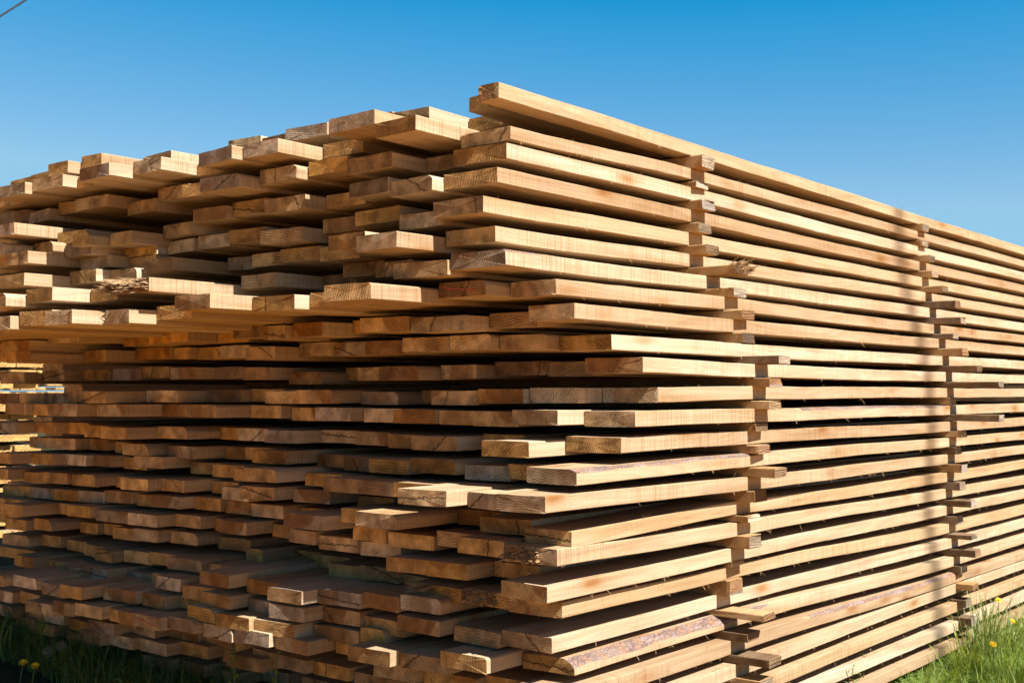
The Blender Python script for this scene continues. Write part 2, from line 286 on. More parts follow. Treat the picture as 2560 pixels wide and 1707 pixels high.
# ---------------------------------------------------------------- measured board ends: (tile, right edge, left edge, top)
# rows: each "k" : list of (tile, xr|None, xl, yt) from the corner leftwards, zoom coords
T={'A':(0,200),'B':(600,200),'C':(1100,150),'D':(0,700),'E':(600,700),'F':(1100,650),'H':(0,1173),'I':(600,1173),'J':(1100,1173)}
N=None
ROWS=[
('k0',0,[('B',1900,1745,15),('B',N,1657,125),('B',N,1667,287),('B',1390,1095,195),('B',N,838,290),('B',N,630,330),('B',N,358,370),('A',N,1900,430),('A',N,1690,455),('A',1255,1028,516),('A',745,605,535),('A',500,355,590),('A',N,205,700),('A',N,60,745)]),
('k1',0,[('B',1985,1610,337),('B',1290,975,255),('B',N,635,290),('B',N,617,480),('A',2040,1790,428),('A',1700,1423,478),('A',N,1440,615),('A',1183,980,562),('A',800,565,605),('A',N,540,712),('A',460,262,690),('A',183,-20,748)]),
('k2',0,[('B',1958,1583,460),('B',N,1350,575),('B',1120,775,520),('B',N,503,608),('B',415,135,617),('A',1760,1485,680),('A',N,1343,775),('A',N,1160,800),('A',1150,915,865),('A',795,567,837),('A',N,450,910),('A',370,182,940),('A',N,0,985)]),
('k3',0,[('B',1888,1500,637),('B',1410,1073,692),('B',N,773,760),('B',N,633,850),('B',478,190,838),('A',N,1712,905),('A',1665,1427,920),('A',1420,1180,1035),('A',970,780,1103),('A',655,537,1115),('A',N,440,1125),('A',105,-60,1045)]),
('k4',0,[('B',1785,1408,850),('B',1490,1160,953),('B',N,812,968),('B',N,625,1030),('B',455,165,1075),('A',N,1695,1110),('A',1690,1465,1120),('A',1430,1203,1160),('A',1150,932,1185),('A',670,465,1185),('A',388,225,1180),('A',30,-130,1190)]),
('k5',0,[('B',1875,1497,1070),('B',1150,817,1108),('B',N,613,1147),('B',N,593,1235),('B',N,305,1250),('B',N,107,1285),('A',N,1690,1310),('A',1268,1033,1298),('A',N,930,1310),('A',N,575,1312),('A',205,50,1253),('A',N,-60,1300)]),
('k6',0,[('B',1950,1550,1238),('B',1525,1137,1318),('B',N,960,1345),('B',N,770,1352),('B',N,585,1435),('A',2020,1740,1410),('A',1095,775,1447),('D',N,640,65),('D',385,183,50),('D',45,-150,95)]),
('k6b',-.25,[('A',1005,810,1375),('A',707,505,1385),('A',178,-30,1415)]),
('k7',0,[('F',850,485,137),('F',335,-35,140),('E',960,635,17),('E',N,505,95),('E',400,117,105),('D',1545,1275,97),('D',N,1155,195),('D',950,790,210),('D',528,335,215),('D',N,170,235),('D',75,-90,262)]),
('k8',0,[('F',985,632,315),('F',N,372,395),('E',1655,1230,255),('E',1230,900,264),('E',N,833,300),('E',607,385,305),('D',2090,1918,330),('D',N,1705,335),('D',N,1595,370),('D',1380,1235,360),('D',N,1063,385),('D',N,880,400),('D',580,320,365),('D',N,10,450)]),
('k9',0,[('F',1258,858,545),('E',2250,1905,395),('E',1840,1520,395),('E',N,1190,427),('E',N,928,452),('E',N,693,460),('E',N,435,465),('D',2020,1810,485),('D',N,1600,485),('D',N,1445,497),('D',1397,1248,492),('D',N,1010,500),('D',775,585,512),('D',225,37,517),('D',N,-120,520)]),
('k10',0,[('F',1490,1065,712),('F',N,793,748),('F',785,372,740),('E',1735,1455,620),('E',1312,1035,630),('E',N,880,645),('E',N,765,645),('E',595,350,670),('D',1980,1775,640),('D',N,1565,640),('D',1440,1230,640),('D',N,1030,640),('D',N,835,655),('D',805,583,655),('D',475,305,660),('D',180,0,680)]),
('k11',0,[('F',1600,1213,935),('F',1015,663,937),('F',610,275,946),('E',N,1415,812),('E',N,1325,810),('E',1160,880,820),('E',677,415,806),('E',N,197,815),('E',N,90,800),('D',1770,1540,805),('D',1305,1093,812),('D',775,578,815),('D',N,488,815),('D',530,360,830),('D',318,142,828),('D',N,-60,830)]),
('k12',0,[('F',1432,1052,1110),('F',862,497,1103),('F',N,243,1108),('E',1710,1440,960),('E',1435,1138,953),('E',N,905,942),('E',810,545,937),('E',N,367,935),('E',300,52,922),('D',1590,1365,918),('D',N,1165,910),('D',915,720,912),('D',565,365,910),('D',N,222,910),('D',195,32,906)]),
('k13',0,[('F',1328,918,1303),('F',652,283,1335),('F',N,298,1276),('E',1590,1277,1150),('E',N,1083,1130),('E',N,828,1112),('E',N,620,1100),('E',440,190,1107),('D',N,1730,1085),('D',N,1628,1080),('D',1375,1140,1080),('D',930,718,1083),('D',N,612,1065),('D',N,478,1045),('D',412,260,1045),('D',130,-30,1047)]),
('k14',0,[('J',1003,608,3),('J',N,487,-40),('J',N,187,-38),('E',1585,1228,1322),('E',N,935,1312),('E',N,760,1295),('E',N,553,1277),('E',340,80,1257),('D',N,1790,1225),('D',N,1635,1222),('D',1438,1195,1225),('D',1085,868,1205),('D',N,825,1185),('D',803,635,1170),('D',553,280,1165),('D',N,195,1150)]),
('k15',0,[('J',772,425,200),('I',N,1645,165),('I',1515,1168,160),('I',N,1112,92),('I',N,830,77),('I',N,607,58),('I',N,492,22),('E',265,3,1393),('D',N,1718,1380),('D',N,1570,1350),('D',N,1415,1332),('D',1200,1000,1300),('D',N,890,1298),('D',828,670,1292),('D',632,455,1287),('D',385,243,1278),('D',82,-60,1272)]),
('k16',0,[('J',965,610,457),('J',N,315,342),('I',N,1588,290),('I',1145,823,335),('I',N,722,280),('I',N,860,190),('I',657,405,160),('I',250,10,135),('H',N,1597,125),('H',N,1530,82),('H',1353,1170,83),('H',1085,893,75),('H',N,840,50),('H',700,595,42),('H',N,550,35),('H',495,315,30),('H',N,172,15),('H',60,-90,0)]),
('k17',0,[('J',860,465,590),('J',470,107,530),('I',N,1415,450),('I',N,1080,455),('I',1075,808,440),('I',603,300,345),('I',N,447,275),('I',317,85,270),('H',N,1640,228),('H',1620,1412,217),('H',1320,1100,205),('H',N,1022,180),('H',960,775,168),('H',770,588,170),('H',570,405,158),('H',383,222,142),('H',N,105,118),('H',N,20,115)]),
('k18',0,[('J',787,425,862),('J',N,385,672),('I',1668,1358,700),('I',N,1093,635),('I',N,890,522),('I',860,578,512),('I',552,345,458),('I',N,209,400),('H',1807,1580,393),('H',N,1560,358),('H',1475,1272,348),('H',1153,940,340),('H',N,717,290),('H',660,503,275),('H',N,413,247),('H',165,15,265)]),
('k19',0,[('J',897,525,975),('J',N,160,870),('I',N,1245,825),('I',N,1172,770),('I',1168,875,738),('I',N,660,682),('I',N,553,620),('I',N,370,585),('H',1930,1803,590),('H',N,1620,490),('H',1452,1252,473),('H',1155,975,450),('H',N,843,420),('H',N,755,395),('H',717,577,398),('H',375,242,373),('H',190,55,375)]),
('k19b',.02,[('I',1475,1180,957),('I',1160,875,940),('I',N,588,870),('I',452,200,897),('I',N,40,800),('H',1682,1458,777),('H',N,1525,690),('H',1480,1245,670),('H',N,1092,602),('H',N,925,588),('H',822,668,605),('H',N,593,545),('H',N,467,512),('H',447,310,495),('H',210,38,490)]),
('k20',0,[('J',820,440,1237),('J',420,75,1200),('I',1465,1140,1118),('I',N,897,1075),('I',880,620,1048),('I',472,225,1020),('I',N,30,945),('H',1692,1468,932),('H',N,1363,842),('H',1327,1125,807),('H',N,1100,757),('H',N,910,742),('H',788,608,740),('H',N,435,697),('H',N,337,662),('H',243,88,650)]),
('k20b',.02,[('I',1060,880,1185),('I',N,540,1130),('I',405,125,1142),('H',1827,1590,1093),('H',1568,1365,1030),('H',N,1350,920),('H',1220,1020,938),('H',1000,780,897),('H',600,447,867),('H',N,285,828),('H',268,90,803),('H',25,-80,778)]),
('k21',0,[('J',988,620,1400),('J',342,0,1387),('I',N,1193,1335),('I',1100,803,1342),('I',N,697,1240),('I',495,235,1268),('H',1975,1735,1208),('H',1705,1475,1173),('H',1425,1212,1113),('H',1175,975,1090),('H',N,785,1018),('H',745,557,1013),('H',537,372,990),('H',N,193,955),('H',N,120,890),('H',92,-90,903)]),
('k22',0,[('J',820,470,1665),('J',N,345,1500),('I',N,1355,1462),('I',1280,985,1458),('I',N,820,1480),('I',805,540,1458),('I',485,245,1403),('H',N,1837,1312),('H',N,1720,1260),('H',1705,1505,1235),('H',1462,1255,1183),('H',1138,943,1155),('H',838,643,1135),('H',N,485,1092),('H',470,312,1065),('H',N,167,1015),('H',95,-80,1012)]),
('k23',.27,[('I',1270,1000,1600),('I',N,800,1560),('I',N,440,1515),('H',1925,1680,1395),('H',N,1615,1320),('H',1530,1330,1302),('H',1225,1020,1283),('H',970,785,1240),('H',742,560,1210),('H',N,470,1180),('H',400,260,1150),('H',250,98,1105),('H',N,-60,1080)]),
('k24',.33,[('H',2120,1920,1500),('H',1750,1560,1500),('H',1500,1300,1440),('H',1250,1050,1400)]),
]

# ---------------------------------------------------------------- setting: ground, sky is the world
def gz(x, y):                      # ground height: rises gently towards the far left end of the pile
    return -1.46 + .10*max(0., min(3.2, y)) + .012*math.sin(x*2.1+y)+.01*math.sin(y*3.3-x)
def ground():
    global GM
    xs = [-150, -40, -10, -4]+[-3+.25*i for i in range(45)]+[9, 12, 20, 50, 160]
    ys = [-150, -40, -10, -5]+[-3+.25*i for i in range(45)]+[9, 14, 25, 60, 200]
    V = [(x, y, gz(x, y)) for x in xs for y in ys]; ny = len(ys)
    Fc = [(i*ny+j, (i+1)*ny+j, (i+1)*ny+j+1, i*ny+j+1) for i in range(len(xs)-1) for j in range(ny-1)]
    n = NT('ground_soil_and_grass', .95, .1); P, rnd, off = n.coords()
    f = n.noise(P, 3., 6., .65); g = n.noise(P, 40., 4., .7)
    c = n.mix(g, (.40, .165, .03), (.56, .26, .06))
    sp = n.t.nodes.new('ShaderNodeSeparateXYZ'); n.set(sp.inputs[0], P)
    # unseen yard, tinted orange to bounce warm light up, with dark soil under the pile and in the weedy strips beside it
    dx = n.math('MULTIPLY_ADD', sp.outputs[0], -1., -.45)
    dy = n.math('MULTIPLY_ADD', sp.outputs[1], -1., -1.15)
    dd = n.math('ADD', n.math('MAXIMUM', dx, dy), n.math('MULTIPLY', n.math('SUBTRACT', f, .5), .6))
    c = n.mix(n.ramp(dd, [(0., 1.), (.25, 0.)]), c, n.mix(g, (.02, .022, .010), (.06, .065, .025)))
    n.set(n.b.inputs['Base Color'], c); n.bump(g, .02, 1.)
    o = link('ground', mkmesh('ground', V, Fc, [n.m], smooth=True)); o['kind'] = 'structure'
ground()

# ---------------------------------------------------------------- the pile
TT = dict(T); TT.update({'G': (1760, 700), 'K': (1760, 1173), 'Q': (1760, 300)})
# top edge of each long board where it meets the near and the far column of spacer sticks
COL1 = [('C', 1840, 608), ('C', 1840, 795), ('C', 1840, 935), ('C', 1845, 1100), ('C', 1822, 1267), ('C', 1810, 1430), ('F', 1955, 115), ('F', 2100, 270), ('F', 2155, 435), ('F', 2200, 605), ('G', 400, 617), ('G', 340, 785), ('G', 390, 950), ('G', 300, 1110), ('G', 345, 1275), ('G', 335, 1445), ('K', 215, 235), ('K', 255, 385), ('K', 190, 575), ('K', 170, 715), ('K', 65, 925), ('K', 150, 1085), ('K', 195, 1255), ('K', 240, 1425)]
COL2 = [('Q', 1560, 693), ('Q', 1570, 815), ('Q', 1570, 925), ('Q', 1577, 1040), ('Q', 1575, 1155), ('Q', 1615, 1265), ('Q', 1662, 1385), ('Q', 1693, 1500), ('G', 1733, 432), ('G', 1733, 560), ('G', 1795, 677), ('G', 1797, 790), ('G', 1805, 915), ('G', 1790, 1035), ('G', 1820, 1155), ('G', 1815, 1280), ('G', 1765, 1410), ('K', 1750, 150), ('K', 1765, 270), ('K', 1775, 400), ('K', 1845, 512), ('K', 1852, 637), ('K', 1845, 765), ('K', 1840, 880)]
XA, XB = 1.055, 3.35
def srcp(t, x, y): return TT[t][0]+x/S, TT[t][1]+y/S
YC1, ZC1, YC2, ZC2 = [], [], [], []
for c in COL1: y, z = atX(*srcp(*c), XA); YC1.append(y); ZC1.append(z)
for c in COL2: y, z = atX(*srcp(*c), XB); YC2.append(y); ZC2.append(z)
YC2 = [sum(YC2[max(0, i-2):i+3])/len(YC2[max(0, i-2):i+3]) for i in range(len(YC2))]
YC1 = [.6*YC1[i]+.4*sum(YC1[max(0, i-1):i+2])/len(YC1[max(0, i-1):i+2]) for i in range(len(YC1))]
while len(ZC1) < 27:
    ZC1.append(ZC1[-1]-.089); ZC2.append(ZC2[-1]-.088); YC1.append(YC1[-1]+.01*(-1)**len(ZC1)); YC2.append(YC2[-1]-.005)
XC1 = [XA]*27; XC2 = [XB]*27
LEN = 6.25
XT = {}
def solve():
    out = []
    for ri, (name, x0, Lst) in enumerate(ROWS):
        Y = YC1[int(name[1:].rstrip('b'))]; Xp = None
        for i, (t, xr, xl, yt) in enumerate(Lst):
            if xr is not None: px, py = src(t, xr, yt)
            lx, ly = src(t, xl, yt)
            if i == 0 and x0 != 0: Y = atX(px, py, x0)[0]
            if xr is not None:
                X, Z = atY(px, py, Y); Y2 = max(atX(lx, ly, X)[0], Y+.05); vis = (xr-xl)
            else:
                best = None
                for w in [.1+.005*j for j in range(27)]:
                    X, Z = atY(lx, ly, Y+w)
                    c = abs(w-.195)+abs(X-XT.get(name, .12))*.30+(5+10*(Xp-X) if X < Xp+.004 else 0)
                    if best is None or c < best[0]: best = (c, w, X, Z)
                _, w, X, Z = best; Y2 = Y+w
                pxl = src(*(Lst[i-1][0], Lst[i-1][2], 0))[0]; vis = (pxl-lx)*S
            out.append(dict(row=ri, i=i, X=X, Y=Y, Y2=Y2, Z=Z, hid=xr is None, vis=vis, name=name))
            Y = Y2; Xp = X
        # the row goes on beyond the left edge of the photo
        while Y < 3.4 and not name.endswith('b') and int(name[1:].rstrip('b')) in (1, 2, 3, 4, 5, 6, 7, 8, 17, 18, 19, 20, 21, 22):
            out.append(dict(row=ri, i=i+1, X=X+.12, Y=Y, Y2=Y+.2, Z=out[-1]['Z'], hid=True, vis=-1, name=name, off=True)); i += 1; Y += .2
    return out
BD = solve()
ORD = ['', 'first', 'second', 'third', 'fourth', 'fifth', 'sixth', 'seventh', 'eighth', 'ninth', 'tenth', 'eleventh', 'twelfth', 'thirteenth', 'fourteenth', 'fifteenth', 'sixteenth', 'seventeenth', 'eighteenth', 'nineteenth', 'twentieth', 'twenty-first', 'twenty-second', 'twenty-third', 'twenty-fourth', 'twenty-fifth', 'twenty-sixth', 'twenty-seventh', 'twenty-eighth']
def xsamples(x0, x1, corner):
    if corner:
        xs = [x0]; x = x0
        while x < 4.6: x += .09; xs.append(x)
        return xs+[x1]
    return [x0, x0+.02, x0+.3, x0+.8, 1.6 if x0+.8 < 1.55 else x0+1.2, x1]
GROUP = 'boards stacked in the timber pile'
# wane and bark along the near top edge of some corner boards, metres from the board end
def bump_fn(x, a, b): return smooth01((x-a)/.12)*smooth01((b-x)/.25) if a < x < b else 0.
def wn(seed, a, b, dy, dz):
    def f(x):
        e = bump_fn(x, a, b)
        k = .75+.35*mnoise.noise(Vector((x*5, seed, 0)))+.2*mnoise.noise(Vector((x*17, seed, 3)))
        return (dy*e*k, dz*e*k)
    return f
WANE = {14: wn(1, -.3, 1.25, .034, .013), 21: wn(2, -.3, 1.30, .050, .034), 12: wn(3, 1.05, 3.1, .020, .014), 22: wn(5, 1.6, 3.6, .022, .015), 6: wn(7, -.2, .25, .012, .012)}
def fibres(parent, w, t, zf, L, rnd, n, yf=lambda x: 0., sc=1.):
    V, Fc = [], []
    for _ in range(n):
        x = rnd.uniform(.02, L); top = rnd.random() < .45
        cl = rnd.choice((1, 1, 3)); 
        for q in range(cl):
            xx = x+rnd.uniform(-.01, .01); z0 = (t if top else 0)+zf(xx)
            l = sc*rnd.uniform(.004, .016)*(2.4 if rnd.random() < .08 else 1); a = rnd.uniform(-1.3, 1.3)
            d = Vector((math.sin(a)*l, -rnd.uniform(.1, .7)*l, (1 if top else -1)*math.cos(a)*l*.8))
            wd = rnd.uniform(.0004, .0011); b = len(V); p = Vector((xx, .0005+yf(xx), z0))
            V += [p-Vector((wd, 0, 0)), p+Vector((wd, 0, 0)), p+d*.6+Vector((wd*.5, -.001, .001)), p+d]
            Fc += [(b, b+1, b+2), (b, b+2, b+3)]
    if V: link('loose_fibres', mkmesh('loose_fibres', [tuple(v) for v in V], Fc, [M['torn']]), parent=parent)['kind'] = 'stuff'
def torn(parent, w, t, x0, y0, y1, rnd, n=160, out=.05, zc=None):
    """ragged broken fibres standing out of the end between y0 and y1"""
    V, Fc = [], []
    for _ in range(n):
        y = rnd.uniform(y0, y1); z = rnd.uniform(.004, t-.002); l = rnd.uniform(.3, 1.)*out
        a = rnd.uniform(.002, .009); b = rnd.uniform(.0008, .0022)
        d = Vector((-l, rnd.uniform(-.45, .45)*l, rnd.uniform(-.25, .2)*l)); s = Vector((x0+rnd.uniform(.0, .02), y, z)); k = len(V)
        for u, sc in ((0, 1.), (.55, .8), (1., .15)):
            c = s+d*u+Vector((0, rnd.uniform(-.002, .002), rnd.uniform(-.002, .002)))
            V += [c+Vector((0, -a*sc, -b*sc)), c+Vector((0, a*sc, -b*sc)), c+Vector((0, a*sc*.6, b*sc)), c+Vector((0, -a*sc*.6, b*sc))]
        for q in (0, 4):
            for i in range(4): Fc.append((k+q+i, k+q+(i+1) % 4, k+q+4+(i+1) % 4, k+q+4+i))
        Fc.append((k+8, k+9, k+10, k+11))
    link('torn_fibres', mkmesh('torn_fibres', [tuple(v) for v in V], Fc, [M['torn']]), parent=parent)['kind'] = 'stuff'
def scribble(parent, pts, mat, w, t, x0, wd=.0013):
    """a crayon stroke on the end face; pts in fractions of the face, y from the right edge"""
    V, Fc = [], []
    P = [Vector((x0-.0016, a*w, b*t)) for a, b in pts]
    for i in range(len(P)-1):
        d = (P[i+1]-P[i]); nn = Vector((0, -d.z, d.y)).normalized()*wd; k = len(V)
        V += [P[i]-nn, P[i]+nn, P[i+1]+nn, P[i+1]-nn]; Fc.append((k, k+1, k+2, k+3))
    link('crayon_mark', mkmesh('crayon_mark', [tuple(v) for v in V], Fc, [mat]), parent=parent)

BD.sort(key=lambda b: (b['row'], b['i']))
rank = sorted(range(len(BD)), key=lambda q: -BD[q]['vis'] if BD[q]['i'] else -1e6)
keep = set(rank[:296])
SPECIAL = {('k6', 6): 'pine board with a torn splintered end jutting out, left part of the pile',
           ('k7', 5): 'board with bright sunlit end jutting out just below the splintered one on the left',
           ('k0', 0): 'topmost long board of the pile, edge running down to the right against the sky',
           ('k21', 0): 'long edge board with a strip of scaly pinkish bark, near the bottom right corner',
           ('k14', 0): 'long edge board with rounded waney end and pink bark strip along its top',
           ('k12', 0): 'long edge board with thin pink bark strip beyond the near spacers'}
rest = bmesh.new(); restM = [M['side'], M['end'], M['bark']]
def layer_of(nm): return int(nm[1:].rstrip('b'))
for q, b in enumerate(BD):
    ri, i, nm = b['row'], b['i'], b['name']; k = layer_of(nm); rnd = random.Random(1000+q)
    corner = (i == 0 and not nm.endswith('b') and k <= 22)
    t = TK+rnd.uniform(-.0015, .0015)
    Ze = b['Z']
    if k == 1 and i == 0: t = .042
    if corner:
        keys = [(b['X'], Ze), (XC1[k]+.05, ZC1[k]), (XC2[k]+.05, ZC2[k]), (LEN, ZC2[k])]
    elif k <= 22 and not nm.endswith('b') and b['Y'] < 1.0 and abs(Ze-ZC1[k]) < .05:
        keys = [(b['X'], Ze), (1.4, ZC1[k]), (LEN, ZC2[k])]
    else: keys = [(b['X'], Ze), (LEN, Ze)]
    zf0 = zcurve(keys); w = b['Y2']-b['Y']-rnd.uniform(.002, .008)
    X0 = b['X']; L = LEN+rnd.uniform(-.1, .1)-X0
    base = Ze-t
    if corner or (k <= 22 and b['Y'] < 1.):
        y1, y2 = YC1[k], YC2[k]; xk = [(b['X'], 0.), (XA, 0.), (XB, y2-y1), (LEN, (y2-y1)*1.12)]
        yf0 = zcurve(xk); yf = lambda x: yf0(x+X0)
    else: yf = lambda x: 0.
    sag = rnd.uniform(-.0045, .0045) if corner else 0; ph = rnd.uniform(0, 6)
    zf = lambda x: zf0(x+X0)-Ze+((sag*math.sin(x*1.1+ph)+.0012*math.sin(x*3.3+ph*2)+.0005*math.sin(x*9.1+ph))*smooth01(x*2) if corner else 0)
    xs = [v-X0 for v in xsamples(X0, X0+L, corner)]
    wane = WANE.get(k) if corner else None
    ww = None
    if not corner and rnd.random() < .28 and not b['hid']:
        s1 = rnd.uniform(.008, .03); ww = (lambda s: (lambda x: (s, s*.7)))(s1)
    V, Fc, Fm = board_mesh(L, w, t, zf, xs, rnd, skew=rnd.uniform(-.09, .09), wane=wane or ww, cup=rnd.uniform(-.0015, .0015), rough=.0006 if corner else .0003)
    if ww: Fm = [0 if f == 2 else f for f in Fm]
    V = [(x, y+yf(x), z) for x, y, z in V]
    if q not in keep:
        me = mkmesh('tmp', [(x+X0, y+b['Y'], z+base) for x, y, z in V], Fc, restM, Fm)
        rest.from_mesh(me); bpy.data.meshes.remove(me); continue
    me = mkmesh('board', V, Fc, [M['side'], M['end'], M['bark']], Fm)
    bm = bmesh.new(); bm.from_mesh(me); bmesh.ops.recalc_face_normals(bm, faces=bm.faces); bm.to_mesh(me); bm.free()
    o = link('board', me, (X0, b['Y'], base))
    half = nm.endswith('b')
    prev = BD[q-1] if i else None
    st = 'sticking out' if (prev and X0 < prev['X']-.06) else ('set back' if (prev and X0 > prev['X']+.05) else 'flush')
    if (nm, i) in SPECIAL: lab = SPECIAL[(nm, i)]
    elif corner: lab = 'long edge board with its end at the near corner, %s layer from the top' % ORD[k+1]
    elif half: lab = '%s board end, %s from the right in the squeezed row under layer %s' % (st, ORD[i+1], ORD[k+1].replace('-', ' '))
    else: lab = 'board end %s, %s from the corner in the %s layer from the top' % (st, ORD[i+1], ORD[k+1])
    tag(o, lab, 'board', GROUP)
    if corner and k < 23: fibres(o, w, t, zf, 4.2, rnd, 24 if k < 15 else 34, yf, 1. if k < 15 else 1.3)
    if (nm, i) == ('k6', 6): torn(o, w, t, 0, .01, w-.02, rnd, 210, .075)
    if (nm, i) == ('k0', 0):
        torn(o, w, t, .01, w-.012, w+.006, rnd, 60, .022)
    if (nm, i) == ('k17', 0): torn(o, w, t, .0, w*.35, w, rnd, 200, .035)
    if (nm, i) == ('k19', 1): torn(o, w, t, .0, w*.3, w, rnd, 120, .03)
    if (nm, i) == ('k19', 2): torn(o, w, t, .0, w*.55, w, rnd, 220, .04)
    MK = {('k20b', 99): 0}
    if (nm, i) == ('k4', 4): scribble(o, [(.3, .35), (.42, .42), (.4, .3), (.55, .55), (.53, .38), (.68, .62), (.66, .45), (.8, .72), (.86, .6), (1., .82)], M['pen_black'], w, t, 0)
    red = {('k20b', 1), ('k20', 13), ('k21', 9), ('k22', 9), ('k17', 8), ('k20', 8), ('k7', 1), ('k21', 0), ('k6', 7)}
    if (nm, i) in red:
        scribble(o, [(.15, .3), (.3, .42), (.42, .4), (.55, .55), (.7, .52), (.85, .68)], M['pen_red'], w, t, 0)
# extra layers of the near long side that run down into the grass
for k, x0 in ((23, .16), (24, .22), (25, .12), (26, .2)):
    rnd = random.Random(50+k)
    for j in range(2):
        w = .2; zz = ZC1[k]
        V, Fc, Fm = board_mesh(6., w, TK, lambda x: .004*math.sin(x*1.3+k), [v-x0 for v in xsamples(x0, x0+6., j == 0)], rnd, rough=.0006)
        me = mkmesh('board', V, Fc, [M['side'], M['end'], M['bark']], Fm)
        if j == 0:
            for v in me.vertices: v.co.y += (YC2[k]-YC1[k])*smooth01((v.co.x+x0-XA)/(XB-XA))
            o = link('board', me, (x0, YC1[k], zz-TK))
            tag(o, 'long edge board low on the sunny side by the grass, %s layer from the top' % ORD[k+1], 'board', GROUP)
            fibres(o, w, TK, lambda x: 0, 4.2, rnd, 34, sc=1.3)
        else:
            for v in me.vertices: v.co += Vector((x0+.1, .21+YC1[k], zz-TK))
            rest.from_mesh(me)

# ---------------------------------------------------------------- added sky-blocking stacks, and piles behind seen through the gaps at the left edge of the photo
def far_pile(px, depth, ang, nl, nb, w, length, ztop, pitch):
    r = ray(px, 982); s = depth/(r[0]*FH[0]+r[1]*FH[1]); ox, oy = CAM[0]+r[0]*s, CAM[1]+r[1]*s
    rnd = random.Random(3)
    for l in range(nl):
        for j in range(nb):
            V, Fc, Fm = board_mesh(length, w-.006, TK, lambda x: 0, [0, length], rnd)
            c, sn = math.cos(ang), math.sin(ang); sx = rnd.uniform(-.12, .12)
            V2 = [(ox+c*(x+sx)-sn*(y+j*w), oy+sn*(x+sx)+c*(y+j*w), z+ztop-TK-l*pitch) for x, y, z in V]
            me = mkmesh('tmp', V2, Fc, restM, Fm); rest.from_mesh(me); bpy.data.meshes.remove(me)
aF = math.atan2(FH[1], FH[0])
far_pile(98, 9.6, aF+math.radians(33.3), 22, 5, .2, 5., .50, .083)
far_pile(330, 26., math.pi/2+.12, 24, 28, .2, 4., 1.3, .085)
for l in range(24):  # unseen solid stack added behind so no sky shows between the layers
    for (x0, x1, y0) in ((.85+.1*math.sin(l*5.), 7.4, 3.95),):
        rnd = random.Random(l)
        V, Fc, Fm = board_mesh(x1-x0, .2, .0850, lambda x: 0, [0, x1-x0], rnd)
        me = mkmesh('tmp', [(x+x0+rnd.random()*0, y+y0, z+.72-l*.0855) for x, y, z in V], Fc, restM, Fm); rest.from_mesh(me); bpy.data.meshes.remove(me)
for l in range(26):  # second unseen stack, added past the far end to keep the gaps dark
    V, Fc, Fm = board_mesh(3.6, .2, .0850, lambda x: 0, [0, 3.6], random.Random(l))
    me = mkmesh('tmp', [(6.9-y, x-.3, z+.80-l*.0855) for x, y, z in V], Fc, restM, Fm); rest.from_mesh(me); bpy.data.meshes.remove(me)
rest_me = bpy.data.meshes.new('lumber_remainder'); 
bmesh.ops.recalc_face_normals(rest, faces=rest.faces); rest.to_mesh(rest_me); rest.free()
for mm in restM: rest_me.materials.append(mm)
ro = link('stacked_boards', rest_me); tag(ro, 'slivers of boards showing in the gaps, pale board piles glimpsed behind at the left, added stacks blocking sky', 'boards', None, 'stuff')

# ---------------------------------------------------------------- spacer sticks
def srcc(t, x): return TT[t][0]+x/S
S1 = [('C', 2035), ('C', 1990), ('C', 2035), ('C', 2005), ('C', 2058), ('F', 2272), ('F', 2260), ('F', 2320), ('F', 2275), ('G', 645), ('G', 578), ('G', 572), ('G', 463), ('G', 490), ('G', 607), ('K', 463), ('K', 412), ('K', 422), ('K', 262), ('K', 275), ('K', 515), ('K', 400), ('K', 555), ('K', 495), ('K', 540)]
S2 = [('Q', 1672), ('Q', 1667), ('Q', 1713), ('Q', 1735), ('Q', 1813), ('Q', 1900), ('Q', 1940), ('G', 1883), ('G', 1947), ('G', 2052), ('G', 2210), ('G', 1833), ('G', 2208), ('G', 1930), ('G', 1890), ('G', 1930), ('K', 1912), ('K', 1995), ('K', 1892), ('K', 1995), ('K', 2018), ('K', 1915), ('K', 1998), ('K', 1945), ('K', 1980)]
OLD2 = {6, 7, 8, 10, 11, 13, 15, 17, 18, 19, 20, 21, 22, 24, 25}; OLD1 = {10, 22, 23}
def stick_mesh(w, h, ln, rnd):
    c = .003; V, Fc, Fm = [], [], []
    ys = [0, .012, .05]+[ln*u for u in (.2, .6, 1.)]
    for k, y in enumerate(ys):
        e = .0012
        for (x, z) in ((c, 0), (w-c, 0), (w, c), (w, h-c), (w-c, h), (c, h), (0, h-c), (0, c)):
            V.append((x+rnd.uniform(-e, e), y+(rnd.uniform(-.002, .002)+.02*math.sin(rnd.random()*.5)*(x/w) if k == 0 else 0), z+rnd.uniform(-e, e)*.4))
    for k in range(len(ys)-1):
        for i in range(8): Fc.append((k*8+i, k*8+(i+1) % 8, (k+1)*8+(i+1) % 8, (k+1)*8+i)); Fm.append(0)
    Fc.append(tuple(range(8))); Fm.append(1); Fc.append(tuple(range(8*(len(ys)-1), 8*len(ys)))); Fm.append(1)
    return V, Fc, Fm
